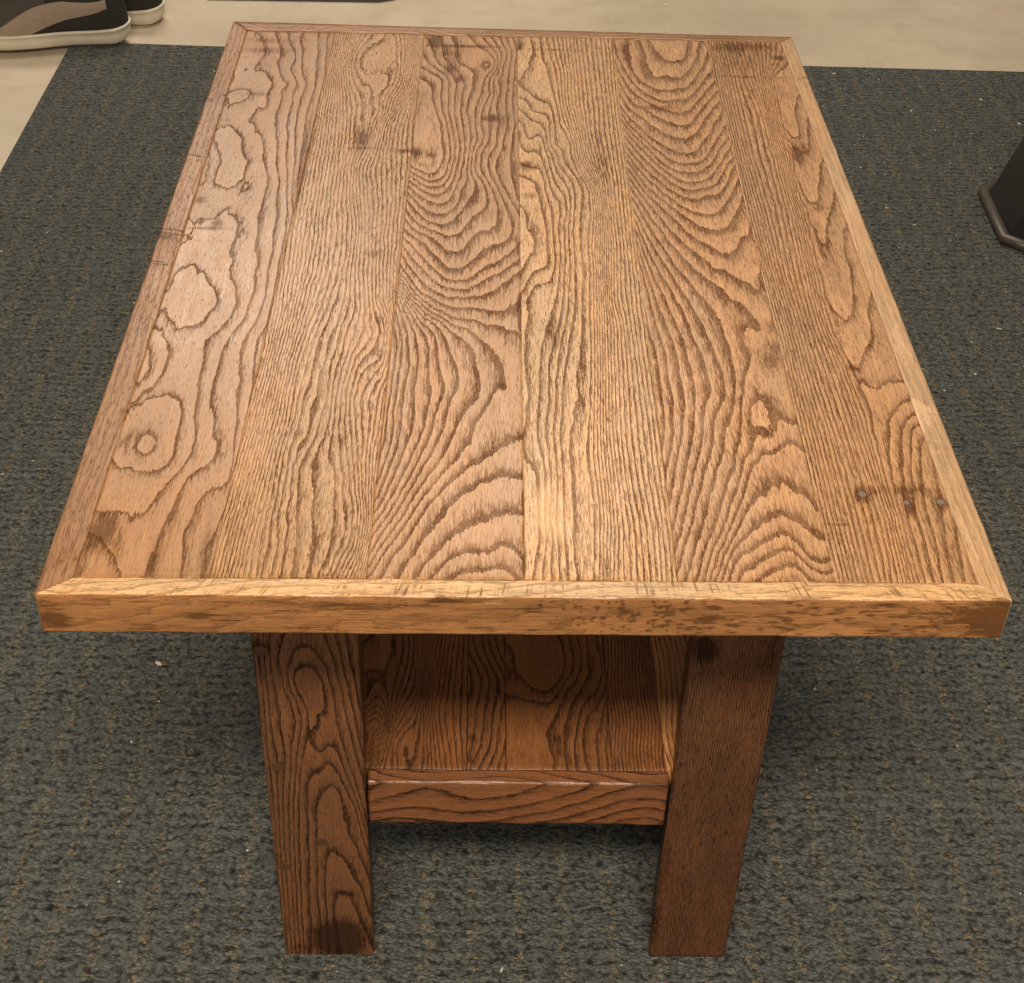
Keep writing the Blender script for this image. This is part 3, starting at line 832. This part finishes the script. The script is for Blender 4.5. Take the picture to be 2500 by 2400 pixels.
# near strip: x = 0 at the left corner; its outer face (across 0) is the front edge of the table
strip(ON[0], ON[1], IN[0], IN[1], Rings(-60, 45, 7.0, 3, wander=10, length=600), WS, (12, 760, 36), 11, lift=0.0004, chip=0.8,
      stains_and_light=NEAR_STAINS)
strip(ON[3], ON[2], IN[3], IN[2], Rings(-30, 70, 3.2, 4), WE, (6, 120, 5), 12, lift=0.0003, chip=1.0,
      stains_and_light=[(8, 60, 9, 60, .5), (8, 520, 9, 60, .5), (5, 250, 6, 160, -.5)])
strip(ON[0], ON[3], IN[0], IN[3], Rings(60, 80, 2.6, 5, wander=1.5, length=900), WE, (16, 600, 6), 13, lift=0.0004, chip=0.6,
      stains_and_light=[(4, 454, 13, 1.1, 1.5), (10, 461, 12, .9, 1.3), (4, 448, 8, 4, .5), (4, 601, 9, 1.0, 1.2), (12, 603, 8, .9, .8), (3, 406, 6, .9, 1.3), (7, 402, 6, .9, 1.1), (2, 722, 5, .9, .9), (18, 741, 6, 3, .9), (8, 30, 14, 16, .5), (4, 760, 14, 120, .42), (4, 450, 14, 60, .45), (4, 330, 14, 70, .38), (4, 220, 8, 60, .3)])
strip(ON[1], ON[2], IN[1], IN[2], Rings(50, 60, 3.4, 6, wander=2, length=900), WP, (16, 600, 6), 14, lift=0.0004, chip=0.8,
      stains_and_light=[(7, 214, 2, 4, 1.4), (10, 206, 9, 12, -1.1), (14, 190, 5, 14, -1.3), (3, 199, 7, 1.0, 1.2), (8, 540, 9, 150, -.5), (8, 300, 9, 60, -.5), (6, 150, 9, 20, .35), (8, 100, 9, 20, .3), (6, 165, 9, 1.2, -1), (9, 152, 8, 1.0, -1), (6, 136, 7, .9, -.8), (4, 800, 10, 2, .7), (8, 795, 12, 6, .35)])

# nails in the last plank
NAIL = plain('dull_nail', (0.20, 0.155, 0.115), 0.55, 0.2)
for (px, py, r) in ((0.230, 0.107, 0.0034), (0.2585, 0.0985, 0.0026), (0.282, 0.100, 0.0034)):
    bm = bmesh.new()
    bmesh.ops.create_cone(bm, cap_ends=True, segments=14, radius1=r, radius2=r * 0.8, depth=0.004, matrix=Matrix.Translation((px, py, H - 0.0010)))
    bm_obj('nail', bm, NAIL, table)

# legs
ZT = H - TH - 0.0005
LW = [(-0.1975, -0.1185), (0.1285, 0.1975)]
LEG_Y0, LEG_D = 0.110, 0.066
def leg(x0, x1, y0, depth, field, mat, seed, stains_and_light=(), local=True, skew=0.0):
    t = [(x0, y0, -0.002), (x1, y0, -0.002), (x1, y0, ZT), (x0, y0, ZT)]
    loc = [(p[0] * 1000, p[2] * 1000) for p in t] if local else None
    return board('leg', t, depth, field, mat, table, n=(34, 130, 12), local=loc, seed=seed, stains_and_light=stains_and_light, bevel=1.6, wave=0.5, down=(skew, 1, 0), chip=0.5)
leg(*LW[0], LEG_Y0, LEG_D, Traced('leg', sy=2.0, step=6), WL, 21,
    [(-191, 383, 8, 8, 1.1), (-187, 252, 5, 6, 1.2), (-157, 159, 5, 5, .5), (-190, 126, 6, 6, .55), (-147, 24, 21, 26, 2.2), (-140, 88, 14, 6, .7), (-166, 36, 8, 4, .6), (-160, 300, 10, 20, .15), (-182, 10, 12, 8, .5), (-150, 400, 40, 30, .35)], skew=-0.06)
leg(*LW[1], LEG_Y0, LEG_D, Rings(-400, 200, 2.0, 8, wander=1.6, length=700), WR, 22,
    [(164, 164, 6, 5, 1.3), (140, 385, 9, 12, 1.3), (137, 395, 6, 3, 1.2), (134, 259, 6, 4, .7), (131, 60, 4, 60, .6), (133, 140, 5, 30, .6), (165, 370, 30, 20, .3), (190, 390, 8, 30, .5), (160, 30, 30, 30, .3), (150, 90, 12, 16, .25)], skew=0.15)
leg(-0.1975, -0.1250, 0.735, LEG_D, Rings(-40, 120, 3.2, 9), WR, 23)
leg(0.1285, 0.1975, 0.735, LEG_D, Rings(60, 150, 3.0, 10), WR, 24)
PLUG = plain('dark_plug', (0.075, 0.032, 0.014), 0.6)
LEG_PLUGS = ((-0.191, 0.381, 0.0055), (-0.187, 0.252, 0.0050), (0.164, 0.164, 0.0055), (-0.157, 0.159, 0.0048), (-0.190, 0.126, 0.0048))
for px, pz, r in LEG_PLUGS:
    bm = bmesh.new()
    bmesh.ops.create_cone(bm, cap_ends=True, segments=18, radius1=r, radius2=r * 0.93, depth=0.003, matrix=Matrix.Translation((px, LEG_Y0 + 0.0010, pz)) @ Matrix.Rotation(math.pi / 2, 4, 'X'))
    bm_obj('wood_plug', bm, PLUG, table)

# shelf, its end strip and the rails
ZS = 0.2268
def bar(name, x0, x1, y0, y1, z0, z1, along, field, mat, seed, n=(8, 60, 6), stains_and_light=(), bevel=0.9, face='front'):
    if face == 'front':       # big face towards -y, grain along x
        t = [(x0, y0, z0), (x0, y0, z1), (x1, y0, z1), (x1, y0, z0)]
        return board(name, t, y1 - y0, field, mat, table, n=n, seed=seed, stains_and_light=stains_and_light, bevel=bevel, wave=0.3, down=(0, 1, 0), chip=0.5)
    t = [(x0, y0, z1), (x1, y0, z1), (x1, y1, z1), (x0, y1, z1)]
    return board(name, t, z1 - z0, field, mat, table, n=n, seed=seed, stains_and_light=stains_and_light, bevel=bevel, wave=0.3, down=(0, 0, -1), chip=0.3)
bar('rail', LW[0][1] + 0.0012, LW[1][0] - 0.0012, 0.1165, 0.1310, 0.1760, ZS + 0.0006, 'x', Rings(70, -60, 9.0, 31, wander=14, length=420), WB, 31, n=(26, 150, 9),
    stains_and_light=[(32, 80, 1.8, 1.8, 1.4), (33, 223, 2, 2, 1.4), (4, 10, 6, 20, .5)])
bar('rail', -0.124, LW[1][0] - 0.0012, 0.782, 0.797, 0.1760, ZS, 'x', Rings(70, -60, 7.0, 32), WL, 32)
for i, (x0, x1, fld, loc, sd) in enumerate((
        (-0.1165, -0.0375, Traced('shelfa', sy=2.0, step=6), True, 41),
        (-0.0375, -0.0050, Rings(-60, 90, 4.5, 42, wander=4, length=300), False, 42),
        (-0.0050, 0.0825, Traced('shelfc', sy=2.0, step=6), True, 43),
        (0.0825, 0.1265, Rings(300, 60, 3.0, 44, wander=2, length=300), False, 44))):
    t = [(x0 + .0003, 0.1314, ZS), (x1 - .0003, 0.1314, ZS), (x1 - .0003, 0.781, ZS), (x0 + .0003, 0.781, ZS)]
    sts = [[(-60, 140, 10, 10, .5), (-70, 230, 40, 30, .3)], [(3, 10, 3, 6, 1.0), (4, 34, 4, 6, .9), (26, 90, 6, 20, .5)], [(38, 165, 4, 7, 1.1), (40, 150, 3, 8, .8), (-2, 240, 8, 16, .7), (50, 220, 24, 22, .3)], [(30, 20, 30, 16, .3)]][i]
    board('shelf_plank', t, 0.020, fld, WH, table, n=(32, 150, 3), local=[(p[0] * 1000, p[1] * 1000) for p in t] if loc else None, stains_and_light=sts, seed=sd, wave=0.4, bevel=0.3)
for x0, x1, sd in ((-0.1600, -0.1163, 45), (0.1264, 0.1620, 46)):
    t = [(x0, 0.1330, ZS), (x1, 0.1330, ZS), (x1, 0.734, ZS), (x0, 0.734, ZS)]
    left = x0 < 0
    board('shelf_plank', t, 0.020, Traced('shelfa', sy=2.0, step=6) if left else Rings(-300, 70, 4.5, sd, wander=2, length=300), WH if left else WO, table, n=(14, 120, 3), local=[(p[0] * 1000, p[1] * 1000) for p in t] if left else None, seed=41 if left else sd, stains_and_light=() if left else [(20, 120, 14, 120, -.5)], wave=0.0, bevel=0.2)  # pale patch on the right board adds painted side light
for x0, x1, sd in ((-0.160, -0.145, 47), (0.147, 0.162, 48)):
    t = [(x0, LEG_Y0 + LEG_D + .0008, ZS - 0.0202), (x1, LEG_Y0 + LEG_D + .0008, ZS - 0.0202), (x1, 0.734, ZS - 0.0202), (x0, 0.734, ZS - 0.0202)]
    board('rail', t, 0.030, Rings(40, 60, 5, sd), WL, table, n=(4, 60, 5), seed=sd)
for y0, sd in ((0.135, 51), (0.755, 52)):
    bar('apron', LW[0][1] + .001, LW[1][0] - .001, y0, y0 + 0.018, 0.450, ZT, 'x', Rings(60, -50, 6, sd), WL, sd)

# ------------------------------------------------------------------ sneakers at the edge of the rug
WHITE = plain('dirty_white_rubber', (0.66, 0.58, 0.44), 0.6, noise=0.18, scale=35, bump=0.0004)
BLACK = plain('black_canvas', (0.022, 0.017, 0.013), 0.85, noise=0.3, scale=300, bump=0.0006)
TAUPE = plain('taupe_suede', (0.31, 0.225, 0.160), 0.9, noise=0.22, scale=90, bump=0.0005)
GREY = plain('charcoal_suede', (0.060, 0.050, 0.040), 0.9, noise=0.3, scale=120, bump=0.0004)
SL = 0.300
def sole_half(s, side):
    """half width of a shoe at distance s from the heel, side +1 outer."""
    t = s / SL
    if t < 0.10:
        w = 0.036 * math.sqrt(max(0, 1 - ((0.10 - t) / 0.10) ** 2))
    elif t < 0.45:
        w = 0.036 - 0.003 * math.sin((t - 0.10) / 0.35 * math.pi)
    elif t < 0.75:
        w = 0.036 + 0.014 * math.sin((t - 0.45) / 0.30 * math.pi / 2)
    else:
        w = 0.050 * math.sqrt(max(0, 1 - ((t - 0.75) / 0.25) ** 2.2))
    return w
def outline(grow, n=26, s0=0.0, s1=SL):
    ss = [s0 + (s1 - s0) * 0.5 * (1 - math.cos(math.pi * i / n)) for i in range(n + 1)]
    sc = []
    for side in (1, -1):
        seq = ss if side == 1 else ss[::-1][1:-1]
        for s in seq:
            sc.append((s, side * sole_half(s, side)))
    P = np.array(sc)
    c = np.array([SL * 0.5, 0])
    # grow outwards along the outline normal
    T = np.roll(P, -1, 0) - np.roll(P, 1, 0)
    Nn = np.c_[T[:, 1], -T[:, 0]]
    Nn /= np.linalg.norm(Nn, axis=1)[:, None] + 1e-9
    sgn = np.sign(((P - c) * Nn).sum(1)); sgn[sgn == 0] = 1
    return P + Nn * sgn[:, None] * grow
def loft(rings, close_top=True, close_bottom=True):
    n = len(rings[0])
    V = [tuple(p) for r in rings for p in r]
    F = []
    for k in range(len(rings) - 1):
        for i in range(n):
            j = (i + 1) % n
            F.append((k * n + i, k * n + j, (k + 1) * n + j, (k + 1) * n + i))
    if close_bottom: F.append(tuple(range(n))[::-1])
    if close_top: F.append(tuple((len(rings) - 1) * n + i for i in range(n)))
    return V, F
def upper_pt(i_s, side, h):
    """point of the upper at distance i_s from the heel, height h (0..1 of the local height)."""
    return None
def sneaker(loc, ang, label):
    root = thing('sneaker', label, 'shoe', loc, 'pair of sneakers')
    root.rotation_euler = (0, 0, ang)
    def top(s):       # height of the sole edge along the shoe
        t = s / SL
        return 0.030 + 0.008 * max(0, 1 - t / 0.25) ** 1.5 + 0.003 * max(0, (t - 0.75) / 0.25)
    R = []
    for frac, grow in ((0.0, -0.010), (0.02, -0.004), (0.16, 0.0005), (0.55, 0.0015), (0.80, 0.0012), (0.83, 0.0028), (0.93, 0.0030), (1.0, 0.0015), (1.0, -0.004)):
        o = outline(grow)
        lift = [0.010 * max(0, 1 - s / 0.045) ** 2 * (1 - frac) for s in o[:, 0]]
        R.append([(p[0], p[1], frac * top(p[0]) + lf) for p, lf in zip(o, lift)])
    V, F = loft(R)
    so = mesh_obj('sole', V, F, WHITE, root)
    # upper: heights of the top line along the shoe
    def crest(s):
        t = s / SL
        if t < 0.42: return 0.085 - 0.012 * math.sin(t / 0.42 * math.pi)
        return 0.030 + 0.052 * math.cos((t - 0.42) / 0.58 * math.pi / 2) ** 0.9
    base_o = outline(-0.0005)
    def ring(h):
        r = []
        for p in base_o:
            s = p[0]
            z0 = top(max(0, min(SL, s))) - 0.003
            zz = z0 + (crest(max(0, min(SL, s))) + 0.02 - z0) * h
            k = 1 - 0.34 * h ** 1.8
            r.append((s + (0.006 * h if s < 0.05 else (-0.06 * h ** 2 if s > 0.28 else 0)), p[1] * k, zz))
        return r
    hs = (0, 0.15, 0.3, 0.45, 0.6, 0.75, 0.9, 1.0)
    V, F = loft([ring(h) for h in hs], close_top=False, close_bottom=True)
    up = mesh_obj('upper', V, F, BLACK, root)
    # tongue and lining cap closing the top
    rt = ring(1.0)
    rin = [(p[0] * 0.97 + 0.004, p[1] * 0.8, p[2] - 0.022) for p in rt]
    V, F = loft([rt, rin], close_top=True, close_bottom=False)
    mesh_obj('lining', V, F, GREY, root)
    # sweeping side stripe and the grey toe panel, on both sides
    def side_pt(s, h, side, off):
        z0 = top(s) - 0.003
        zz = z0 + (crest(s) + 0.02 - z0) * h
        k = 1 - 0.34 * h ** 1.8
        return (s + (0.006 * h if s < 0.05 else 0), side * (sole_half(s, 1) * k - 0.0005 + off), zz)
    for side in (1, -1):
        V, F = [], []
        n = 22
        for i in range(n + 1):
            s = 0.032 + (0.262 - 0.032) * i / n
            t = (s - 0.032) / 0.230
            lo = max(0.02, 0.62 - 1.0 * t) if t < 0.66 else 0.02
            lo = 0.60 * max(0, 1 - t / 0.66) ** 0.8 + 0.02
            hi = 0.86 - 0.20 * t if t < 0.55 else 0.75 - 0.66 * ((t - 0.55) / 0.45) ** 1.6
            hi = max(hi, lo + 0.01)
            for j in range(5):
                V.append(side_pt(s, lo + (hi - lo) * j / 4, side, 0.0016 if 0 < j < 4 else 0.0004))
        for i in range(n):
            for j in range(4):
                q = (i * 5 + j, i * 5 + j + 1, (i + 1) * 5 + j + 1, (i + 1) * 5 + j)
                F.append(q if side == 1 else q[::-1])
        mesh_obj('stripe', V, F, TAUPE, root)
        V, F = [], []
        n = 14
        for i in range(n + 1):
            s = 0.150 + (0.285 - 0.150) * i / n
            t = (s - 0.032) / 0.230
            hi0 = 0.86 - 0.20 * t if t < 0.55 else 0.75 - 0.66 * ((t - 0.55) / 0.45) ** 1.6
            lo = max(0.03, min(hi0, 0.95) + 0.01)
            for j in range(5):
                V.append(side_pt(s, lo + (1.0 - lo) * j / 4, side, 0.0010))
        for i in range(n):
            for j in range(4):
                q = (i * 5 + j, i * 5 + j + 1, (i + 1) * 5 + j + 1, (i + 1) * 5 + j)
                F.append(q if side == 1 else q[::-1])
        mesh_obj('toe_panel', V, F, GREY, root)
    return root
sneaker((-0.712, 2.178, RT + 0.0005), math.radians(187), 'black sneaker with thick dirty white sole and taupe stripe, half on the rug')
sneaker((-0.668, 2.300, FZ + 0.0003), math.radians(184), 'black sneaker whose heel shows behind the other one, on concrete')

# ------------------------------------------------------------------ black slanted post at the right and the dark base plate at the back
STEEL = plain('black_paint', (0.012, 0.010, 0.008), 0.5, noise=0.3, scale=40)
RIM = plain('worn_brown_rim', (0.060, 0.044, 0.033), 0.42, noise=0.35, scale=50)
post = thing('display_post', 'black slanted steel post with a worn brown rim standing on the rug', 'post', (0.90, 1.50, RT))
foot = [(0.803, 1.585), (0.797, 1.425), (0.826, 1.398), (0.960, 1.398), (0.990, 1.425), (0.990, 1.585), (0.962, 1.612), (0.830, 1.612)]
def rel(p, z): return (p[0] - 0.90, p[1] - 1.50, z)
cxy = np.mean(np.array(foot), 0)
ins = [tuple(cxy + (np.array(p) - cxy) * 0.90) for p in foot]
V, F = loft([[rel((p[0] + 0.34 * z, p[1]), z) for p in ins] for z in (0.0, 0.2, 0.45)])
mesh_obj('body', V, F, STEEL, post, smooth=False)
cu = bmesh.new()
R = []
m = len(foot)
for i in range(m):
    p = np.array(foot[i]); a = np.array(foot[i - 1]); b = np.array(foot[(i + 1) % m])
    n1 = (p - a) / np.linalg.norm(p - a); n2 = (b - p) / np.linalg.norm(b - p)
    nn = np.array([n1[1] + n2[1], -(n1[0] + n2[0])]); nn = nn / np.linalg.norm(nn)
    if nn @ (p - cxy) < 0: nn = -nn
    nn = nn / max(0.6, abs(nn @ np.array([n1[1], -n1[0]])))
    R.append([rel(p + nn * (0.009 * math.cos(th) - 0.006), 0.009 + 0.009 * math.sin(th)) for th in np.linspace(0, 2 * math.pi, 10, endpoint=False)])
cu.free()
V = [v for r in R for v in r]
F = [(i * 10 + j, i * 10 + (j + 1) % 10, ((i + 1) % m) * 10 + (j + 1) % 10, ((i + 1) % m) * 10 + j) for i in range(m) for j in range(10)]
mesh_obj('rim', V, F, RIM, post)

bm = bmesh.new()
pl = [(-0.60, 2.412), (-0.245, 2.418), (-0.215, 2.432), (-0.10, 2.60), (-0.10, 2.95), (-0.60, 2.95)]
vs = [bm.verts.new((x, y, FZ + 0.0003)) for x, y in pl]
bm.faces.new(vs)
ext = bmesh.ops.extrude_face_region(bm, geom=bm.faces[:])
bmesh.ops.translate(bm, vec=(0, 0, 0.014), verts=[e for e in ext['geom'] if isinstance(e, bmesh.types.BMVert)])
bmesh.ops.recalc_face_normals(bm, faces=bm.faces[:])
bmesh.ops.bevel(bm, geom=[e for e in bm.edges if all(v.co.z > 0.0 for v in e.verts)], offset=0.004, segments=2, affect='EDGES')
tag(bm_obj('base_plate', bm, plain('dark_grey_steel', (0.07, 0.062, 0.056), 0.5)), 'dark grey flat base plate on concrete at the top edge behind the table', 'base plate')
